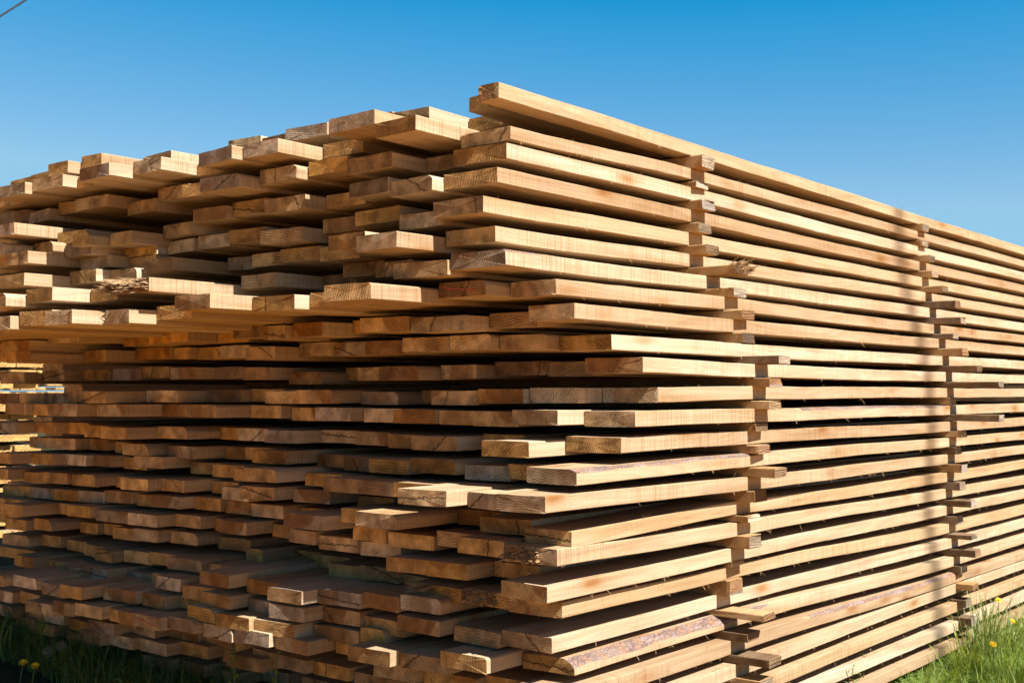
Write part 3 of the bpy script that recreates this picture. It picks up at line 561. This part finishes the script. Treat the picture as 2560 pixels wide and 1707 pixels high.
for cidx, (Sx, XC, ZC, OLD, cname) in enumerate(((S1, XC1, ZC1, OLD1, 'near'), (S2, XC2, ZC2, OLD2, 'far'))):
    for j in range(1, 26):
        t_, x_ = Sx[j-1]; px = srcc(t_, x_); X = XC[j]; w = .10 if cidx == 0 else .095
        # protrusion: where the ray of the front right edge meets x = X+w
        Yp, _ = atX(px, HZ, X+w); YB = min((YC1 if cidx == 0 else YC2)[j], (YC1 if cidx == 0 else YC2)[j-1]); p = min(max(YB-Yp, .004), .34)
        up = ZC[j-1]-TK; lo = ZC[j]; h = max(.02, up-lo-.0006)
        rnd = random.Random(700+j+50*cidx)
        V, Fc, Fm = stick_mesh(w, h, p+(2.9 if 8 <= j <= 14 else 1.5), rnd)
        old = j in OLD
        me = mkmesh('spacer_stick', V, Fc, [M['stick_old'] if old else M['stick'], M['stick_end']], Fm)
        bm = bmesh.new(); bm.from_mesh(me); bmesh.ops.recalc_face_normals(bm, faces=bm.faces); bm.to_mesh(me); bm.free()
        o = link('spacer_stick', me, (X, YB-p, lo+.0003))
        look = 'dark weathered' if old else 'pale'
        how = 'jutting far out' if p > .17 else ('barely showing' if p < .06 else 'sticking out')
        tag(o, '%s spacer stick %s under the %s long board of the %s column' % (look, how, ORD[j], cname), 'spacer stick', 'spacer sticks in the %s column' % cname)
        if cidx == 0 and j == 6:
            V2 = []; torn(o, w, h, 0, 0, .02, rnd, 10, .01)
            for c in list(o.children): bpy.data.objects.remove(c)
            tt = []; rr = random.Random(4); VV, FF = [], []
            for _ in range(130):
                s = Vector((rr.uniform(0, w), rr.uniform(-.004, .03), rr.uniform(0, h))); l = rr.uniform(.015, .06)
                d = Vector((rr.uniform(-.5, .6)*l, -l, rr.uniform(-.2, .7)*l)); a = rr.uniform(.001, .003); k = len(VV)
                VV += [s+Vector((-a, 0, 0)), s+Vector((a, 0, 0)), s+d*.6+Vector((a, 0, 0)), s+d, s+Vector((0, 0, a)), s+d*.6+Vector((0, 0, a*1.5))]
                FF += [(k, k+1, k+2, k+3), (k, k+4, k+5, k+3), (k+1, k+4, k+5, k+2)]
            link('torn_fibres', mkmesh('torn_fibres', [tuple(v) for v in VV], FF, [M['torn']]), parent=o)
# ---------------------------------------------------------------- bearers under the pile
for n_, X in enumerate((.75, 2.9, 5.2)):
    V, Fc, Fm = stick_mesh(.16, .13, 3.1, random.Random(n_))
    me = mkmesh('bearer_beam', V, Fc, [M['stick_old'], M['stick_end']], Fm)
    o = link('bearer_beam', me, (X, .03, -1.5)); tag(o, 'dark bearer beam on the ground under the pile, %s from the near end' % ORD[n_+1], 'beam', 'bearer beams under the pile')

# ---------------------------------------------------------------- overhead cable in the top left corner and the pole whose shadow crosses the long side
def tube(pts, r, seg=8):
    V, Fc = [], []
    for k, p in enumerate(pts):
        d = (pts[min(k+1, len(pts)-1)]-pts[max(k-1, 0)]).normalized()
        a = d.cross(Vector((0, 0, 1)) if abs(d.z) < .9 else Vector((1, 0, 0))).normalized(); b = d.cross(a)
        rr = r[k] if isinstance(r, (list, tuple)) else r
        for i in range(seg):
            an = 2*math.pi*i/seg; V.append(tuple(p+a*math.cos(an)*rr+b*math.sin(an)*rr))
    for k in range(len(pts)-1):
        for i in range(seg): Fc.append((k*seg+i, k*seg+(i+1) % seg, (k+1)*seg+(i+1) % seg, (k+1)*seg+i))
    Fc.append(tuple(range(seg))); Fc.append(tuple(range((len(pts)-1)*seg, len(pts)*seg)))
    return V, Fc
def at(px, py, d): r = ray(px, py); return Vector((CAM[0]+r[0]*d, CAM[1]+r[1]*d, r[2]*d))
black = mat_simple('cable_rubber', (.015, .015, .017), (.03, .03, .03), (5, 5, 5), .6, 0)
a_, b_ = at(-60, 75, 13.), at(62, -2, 13.6)
d_ = b_-a_; pts = [a_+d_*(u)+Vector((0, 0, -.02*(1-((u-.5)*.6)**2))) for u in [(-6+.5*i) for i in range(36)]]
V, Fc = tube(pts, .0115)
tag(link('overhead_cable', mkmesh('overhead_cable', V, Fc, [black], smooth=True)), 'thin black cable crossing the sky in the top left corner', 'cable')
polem = mat_simple('pole_wood', (.10, .075, .05), (.2, .16, .12), (6, 6, 1.), .9, .003, 60.)
XS = 3.10; Dp = 13.
pb = Vector((XS+SUN.x/SUN.y*-Dp, -Dp, -1.46)); V, Fc = tube([pb, pb+Vector((0, 0, 9)), pb+Vector((0, 0, 19.))], [.07, .055, .05], 14)
tag(link('utility_pole', mkmesh('utility_pole', V, Fc, [polem], smooth=True)), 'tall thin wooden pole far to the right casting the soft vertical shadow on the boards', 'pole')

# ---------------------------------------------------------------- grass, weeds and flowers
def mat_leaf(name, a, b, tr=.35):
    n = NT(name, .55, .3); P, rnd, off = n.coords()
    f = n.noise(P, 23., 3., .6)
    c = n.ramp(f, [(.3, a), (.7, b)]); n.set(n.b.inputs['Base Color'], c)
    ts = n.t.nodes.new('ShaderNodeBsdfTranslucent'); n.set(ts.inputs[0], n.mix(1., c, (1.3, 1.25, .5), 'MULTIPLY'))
    mx = n.t.nodes.new('ShaderNodeMixShader'); mx.inputs[0].default_value = tr
    out = n.t.nodes['Material Output']
    n.t.links.new(n.b.outputs[0], mx.inputs[1]); n.t.links.new(ts.outputs[0], mx.inputs[2]); n.t.links.new(mx.outputs[0], out.inputs[0]); return n.m
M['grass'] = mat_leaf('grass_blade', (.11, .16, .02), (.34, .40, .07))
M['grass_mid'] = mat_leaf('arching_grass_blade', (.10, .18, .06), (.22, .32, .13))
M['grass_dark'] = mat_leaf('shaded_grass_blade', (.05, .09, .03), (.13, .19, .06))  # same grass, with the pile's shade put into a darker colour
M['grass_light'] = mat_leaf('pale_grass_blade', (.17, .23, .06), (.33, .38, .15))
M['weed'] = mat_leaf('feathery_weed_leaf', (.10, .19, .03), (.28, .38, .09))
M['dry'] = mat_leaf('dry_stalk', (.16, .10, .05), (.30, .21, .12), .1)
M['stem'] = mat_leaf('green_stem', (.09, .12, .03), (.18, .20, .06), .15)
M['petal'] = mat_simple('dandelion_yellow', (.75, .42, .01), (.85, .55, .02), (40, 40, 40), .6, 0)
M['fluff'] = mat_leaf('seed_fluff', (.25, .25, .26), (.36, .36, .36), .5)
def blade(V, Fc, base, h, lean, az, w, curl, seg=4):
    dx, dy = math.cos(az), math.sin(az); k = len(V)
    px, py = -dy, dx
    for s in range(seg+1):
        u = s/seg; out = lean*h*(u**1.7); z = h*(u-curl*u**3*.5)
        ww = w*(1-u**1.6)+.0003
        c = (base[0]+dx*out, base[1]+dy*out, base[2]+z)
        V.append((c[0]-px*ww, c[1]-py*ww, c[2])); V.append((c[0]+px*ww, c[1]+py*ww, c[2]))
    for s in range(seg): a = k+2*s; Fc.append((a, a+1, a+3, a+2))
def inpile(x, y): return x > .30 and 0.0 < y < 3.3
# sunny side strip
def grass_patch(name, label, n, fx, fy, hfun, mat, seed, w=(.0016, .0034)):
    rnd = random.Random(seed); V, Fc = [], []; c = 0
    while c < n:
        x, y = fx(rnd), fy(rnd)
        if inpile(x, y): continue
        h = hfun(x, y, rnd)
        if h <= .01: c += 1; continue
        blade(V, Fc, (x, y, gz(x, y)-.01), h, rnd.uniform(.1, .75), rnd.uniform(0, 6.283), rnd.uniform(*w), rnd.uniform(0, .6)); c += 1
    o = link(name, mkmesh(name, V, Fc, [mat])); tag(o, label, 'grass', None, 'stuff'); return o
def dens(x, y): return .5+.5*mnoise.noise(Vector((x*1.7, y*1.7, .3)))
grass_patch('grass', 'sunlit green grass growing along the foot of the long side', 24000, lambda r: r.uniform(1.4, 7.), lambda r: -.20-abs(r.gauss(0, .42)),
            lambda x, y, r: (r.uniform(.05, .16)+(r.random() < .06)*.14)*(.3+.95*dens(x*1.6, y*1.6))*(.95+1.05*smooth01((x-2.2)/1.6)), M['grass'], 1)
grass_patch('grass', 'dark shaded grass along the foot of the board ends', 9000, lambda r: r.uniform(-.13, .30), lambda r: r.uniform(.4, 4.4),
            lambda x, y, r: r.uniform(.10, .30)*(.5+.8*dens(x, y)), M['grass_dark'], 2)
def frond(V, Fc, base, h, az, lean, rnd, nl=9, lw=.0022):
    dx, dy = math.cos(az), math.sin(az); px, py = -dy, dx
    pr = None
    for s in range(nl+1):
        u = s/nl; c = Vector((base[0]+dx*lean*h*u**1.4, base[1]+dy*lean*h*u**1.4, base[2]+h*(u-.28*u*u)))
        if pr is not None:
            k = len(V); V += [tuple(pr-Vector((px, py, 0))*.0008), tuple(pr+Vector((px, py, 0))*.0008), tuple(c+Vector((px, py, 0))*.0006), tuple(c-Vector((px, py, 0))*.0006)]; Fc.append((k, k+1, k+2, k+3))
        if s > 1:
            ll = h*.26*math.sin(math.pi*(.18+.8*u))*rnd.uniform(.7, 1.2)
            for sg in (-1, 1):
                for q in (0, 1, 2):
                    d = Vector((px*sg*(1-.25*q)+dx*.5*(1+.4*q), py*sg*(1-.25*q)+dy*.5*(1+.4*q), rnd.uniform(-.1, .45))).normalized()*ll*(1-.22*q)
                    wv = Vector((dx, dy, .2)).normalized()*lw; k = len(V)
                    V += [tuple(c), tuple(c+d*.5+wv), tuple(c+d), tuple(c+d*.5-wv)]; Fc.append((k, k+1, k+2, k+3))
        pr = c
def fronds(name, label, n, fx, fy, hf, mat, seed, cat='weeds'):
    rnd = random.Random(seed); V, Fc = [], []
    for _ in range(n):
        x, y = fx(rnd), fy(rnd)
        if inpile(x, y): continue
        h = hf(x, y, rnd)
        for _ in range(rnd.choice((3, 4, 6))): frond(V, Fc, (x+rnd.uniform(-.02, .02), y+rnd.uniform(-.02, .02), gz(x, y)-.01), h*rnd.uniform(.6, 1.15), rnd.uniform(0, 6.283), rnd.uniform(.3, 1.), rnd)
    o = link(name, mkmesh(name, V, Fc, [mat])); tag(o, label, cat, None, 'stuff')
fronds('feathery_weeds', 'sunlit feathery green weeds at the foot of the long side', 900, lambda r: r.uniform(2.2, 6.6), lambda r: -.2-abs(r.gauss(0, .38)), lambda x, y, r: r.uniform(.09, .19)*(.6+.7*dens(x, y))*(.9+.85*smooth01((x-2.2)/1.6)), M['weed'], 5)
fronds('feathery_weeds', 'shaded feathery weeds below the board ends at the left', 200, lambda r: r.uniform(-.12, .2), lambda r: r.uniform(.8, 4.), lambda x, y, r: r.uniform(.10, .26), M['weed'], 6)
def tuft(x, y, n, h, label, seed, mat, grp, az=None, lean=(.15, .8)):
    rnd = random.Random(seed); V, Fc = [], []
    for _ in range(n): blade(V, Fc, (rnd.gauss(0, .04), rnd.gauss(0, .04), 0), h*rnd.uniform(.5, 1.1), rnd.uniform(*lean), (rnd.uniform(0, 6.283) if az is None else rnd.gauss(az, .7)), rnd.uniform(.0025, .0055), rnd.uniform(0, .9), 7)
    o = link('grass_tuft', mkmesh('grass_tuft', V, Fc, [mat]), (x, y, gz(x, y)-.01)); tag(o, label, 'grass tuft', grp)
tuft(3.42, -.28, 130, .52, 'tall sunlit grass tuft standing before the boards below the far spacers', 11, M['grass_light'], 'grass tufts', lean=(.05, .5))
tuft(3.70, -.34, 90, .44, 'shorter sunlit grass tuft just right of the tall one', 12, M['grass_light'], 'grass tufts', lean=(.1, .6))
tuft(3.05, -.32, 60, .38, 'sparse low grass tuft left of the tall sunlit one', 13, M['grass'], 'grass tufts', lean=(.1, .8))
def gxy(px, py, z):
    r = ray(px, py); t = z/r[2]; return CAM[0]+r[0]*t, CAM[1]+r[1]*t
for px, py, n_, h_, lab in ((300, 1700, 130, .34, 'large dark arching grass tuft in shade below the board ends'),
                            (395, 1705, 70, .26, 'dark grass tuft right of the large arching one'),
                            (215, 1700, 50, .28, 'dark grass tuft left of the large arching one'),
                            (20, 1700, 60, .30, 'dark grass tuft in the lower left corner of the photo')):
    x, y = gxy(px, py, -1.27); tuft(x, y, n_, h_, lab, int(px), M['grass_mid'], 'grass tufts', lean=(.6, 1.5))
grass_patch('grass', 'low sunlit grass in front of the lowest boards at the bottom centre right', 5200, lambda r: r.uniform(1.75, 3.3), lambda r: r.uniform(-.30, -.10),
            lambda x, y, r: r.uniform(.08, .27)*(.45+.7*dens(x, y))*smooth01((x-1.6)/.9), M['grass'], 21)
fronds('feathery_weeds', 'sunlit feathery weeds in front of the lowest boards at the bottom centre right', 150, lambda r: r.uniform(2.0, 3.3), lambda r: r.uniform(-.34, -.14), lambda x, y, r: r.uniform(.14, .27)*smooth01((x-1.7)/.9), M['weed'], 22)
tuft(4.15, -.34, 70, .36, 'sunlit grass tuft between the yellow dandelions at the right', 31, M['grass_light'], 'grass tufts', lean=(.1, .9))
tuft(2.72, -.24, 40, .30, 'low sunlit grass tuft at the bottom edge left of the others', 32, M['grass_light'], 'grass tufts', lean=(.2, 1.))
def part(name, V, Fc, mat, parent, smooth=False): return link(name, mkmesh(name, [tuple(v) for v in V], Fc, [mat], smooth=smooth), parent=parent)
def dandelion(p, h, lean, kind, label, seed, grp):
    rnd = random.Random(seed)
    e = bpy.data.objects.new('dandelion', None); COL.objects.link(e); e.location = p; e.empty_display_size = .02
    tag(e, label, 'dandelion', grp)
    top = Vector((lean[0], lean[1], h)); V, Fc = tube([Vector((0, 0, 0)), top*.5+Vector((0, 0, .01)), top], .0018, 6); part('stem', V, Fc, M['stem'], e)
    V, Fc = [], []
    if kind == 'flower':
        tilt = Vector((-.45, -.45, .8)).normalized(); a = tilt.cross(Vector((0, 0, 1))).normalized(); b = tilt.cross(a)
        for _ in range(90):
            an = rnd.uniform(0, 6.283); rr = rnd.uniform(.3, 1.)*.0185; d = (a*math.cos(an)+b*math.sin(an)); s = d.cross(tilt)*.0016; k = len(V)
            V += [top-s, top+s, top+d*rr+tilt*.008*(1.2-rr*40)+s, top+d*rr+tilt*.008*(1.2-rr*40)-s]; Fc.append((k, k+1, k+2, k+3))
        part('flower_head', V, Fc, M['petal'], e)
    else:
        for _ in range(260):
            d = Vector((rnd.gauss(0, 1), rnd.gauss(0, 1), rnd.gauss(0, 1))).normalized(); a = d.orthogonal().normalized(); b = d.cross(a); r0 = .021
            k = len(V); V += [top, top+a*.0002, top+d*r0]; Fc.append((k, k+1, k+2))
            for q in range(4):
                an = q*math.pi/4; s = (a*math.cos(an)+b*math.sin(an)); k = len(V); V += [top+d*r0-s*.004+d*.002, top+d*r0-s.cross(d)*.0002, top+d*r0+s*.004+d*.002, top+d*r0+s.cross(d)*.0002]; Fc.append((k, k+1, k+2, k+3))
        part('seed_head', V, Fc, M['fluff'], e)
def gpt(px, py, Y=None, X=None):
    if X is not None: y, z = atX(px, py, X); return Vector((X, y, z))
    x, z = atY(px, py, Y); return Vector((x, Y, z))
def flower_at(px, py, X=None, Y=None, kind='flower', label='', seed=0, grp='dandelions', lean=(.02, .01)):
    t = gpt(px, py, Y, X); g = gz(t.x, t.y); dandelion((t.x-lean[0], t.y-lean[1], g), t.z-g, lean, kind, label, seed, grp)
flower_at(59, 1656, X=-.22, label='open yellow dandelion in the dark grass, left one of the pair', seed=1)
flower_at(88, 1664, X=-.22, label='open yellow dandelion in the dark grass, right one of the pair', seed=2)
flower_at(2, 1642, X=-.1, label='yellow dandelion cut by the left edge of the photo', seed=9)
flower_at(154, 1614, X=-.12, kind='seed', label='white dandelion seed head nearest the board ends, upper of two', seed=3, lean=(-.03, -.05))
flower_at(120, 1628, X=-.14, kind='seed', label='white dandelion seed head, lower of two in the shade', seed=4, lean=(-.03, -.05))
flower_at(2496, 1500, Y=-.25, label='yellow dandelion highest at the right before the boards', seed=5)
flower_at(2482, 1610, Y=-.45, label='yellow dandelion in the sunlit weeds below the highest one', seed=6)
flower_at(2530, 1553, Y=-.3, label='small yellow dandelion nearest the right edge of the photo', seed=7)
# dry stalks
def stalk(px0, px1, py1, Y, label, seed):
    rnd = random.Random(seed); t = gpt(px1, py1, Y=Y); b = Vector((gpt(px0, 1600, Y=Y).x, Y, 0)); b.z = gz(b.x, b.y)
    mid = (t+b)/2+Vector((rnd.uniform(-.01, .01), 0, 0)); V, Fc = tube([b, mid, t], [.0012, .001, .0006], 5)
    for _ in range(14):
        u = rnd.uniform(.7, 1.); c = b.lerp(t, u); d = Vector((rnd.uniform(-1, 1), rnd.uniform(-1, 1), rnd.uniform(.2, 1)))*.012; k = len(V); V += [tuple(c), tuple(c+d+Vector((.001, 0, 0))), tuple(c+d*1.2)]; Fc.append((k, k+1, k+2))
    o = link('dry_stalk', mkmesh('dry_stalk', V, Fc, [M['dry']])); tag(o, label, 'stalk', 'dry stalks before the long side')
stalk(2450, 2438, 1432, -.2, 'thin dry brown stalk right of the far spacer ends', 1)
stalk(2500, 2545, 1372, -.25, 'tallest thin dry stalk near the right edge of the photo', 2)
stalk(2260, 2290, 1530, -.12, 'short dry brown stalk with a seedy head left of the grass tuft', 3)
# green shoots with leaves
def shoot(px, py, Y, h, n, label, seed, X=None):
    rnd = random.Random(seed); t = gpt(px, py, Y=Y, X=X); b = Vector((t.x, t.y, gz(t.x, t.y)))
    e = bpy.data.objects.new('leafy_shoot', None); COL.objects.link(e); e.location = b; e.empty_display_size = .03; tag(e, label, 'plant', 'leafy shoots')
    H = t.z-b.z; V, Fc = tube([Vector((0, 0, 0)), Vector((.006, 0, H*.5)), Vector((0, 0, H))], .0022, 6); part('stem', V, Fc, M['stem'], e)
    V, Fc = [], []
    for i in range(n):
        u = 1-(i/n)*h; an = i*2.4; c = Vector((0, 0, H*u)); l = rnd.uniform(.025, .05)*(.6+.6*(1-u)+.2)
        d = Vector((math.cos(an), math.sin(an), rnd.uniform(.1, .9))).normalized()*l; s = Vector((-math.sin(an), math.cos(an), 0))*l*.16; k = len(V)
        V += [c, c+d*.5+s+Vector((0, 0, .002)), c+d, c+d*.5-s+Vector((0, 0, .002))]; Fc.append((k, k+1, k+2, k+3))
    part('leaves', V, Fc, M['weed'], e)
shoot(1783, 1672, -.12, .5, 44, 'small bushy green shoot before the boards at the bottom centre', 1)
shoot(2157, 1628, -.15, .9, 26, 'slim upright green shoot in front of the lowest boards', 2)
shoot(2132, 1668, -.2, .8, 20, 'short brownish green shoot left of the slim upright one', 3)
shoot(104, 1553, 0, .45, 30, 'leafy shoot overlapping the lowest board ends at the left', 4, X=-.08)
shoot(585, 1620, 0, .6, 30, 'dark leafy shoot before the lowest board ends, bottom centre left', 5, X=-.02)
shoot(690, 1640, 0, .6, 26, 'dark leafy shoot right of another before the lowest board ends', 6, X=.02)
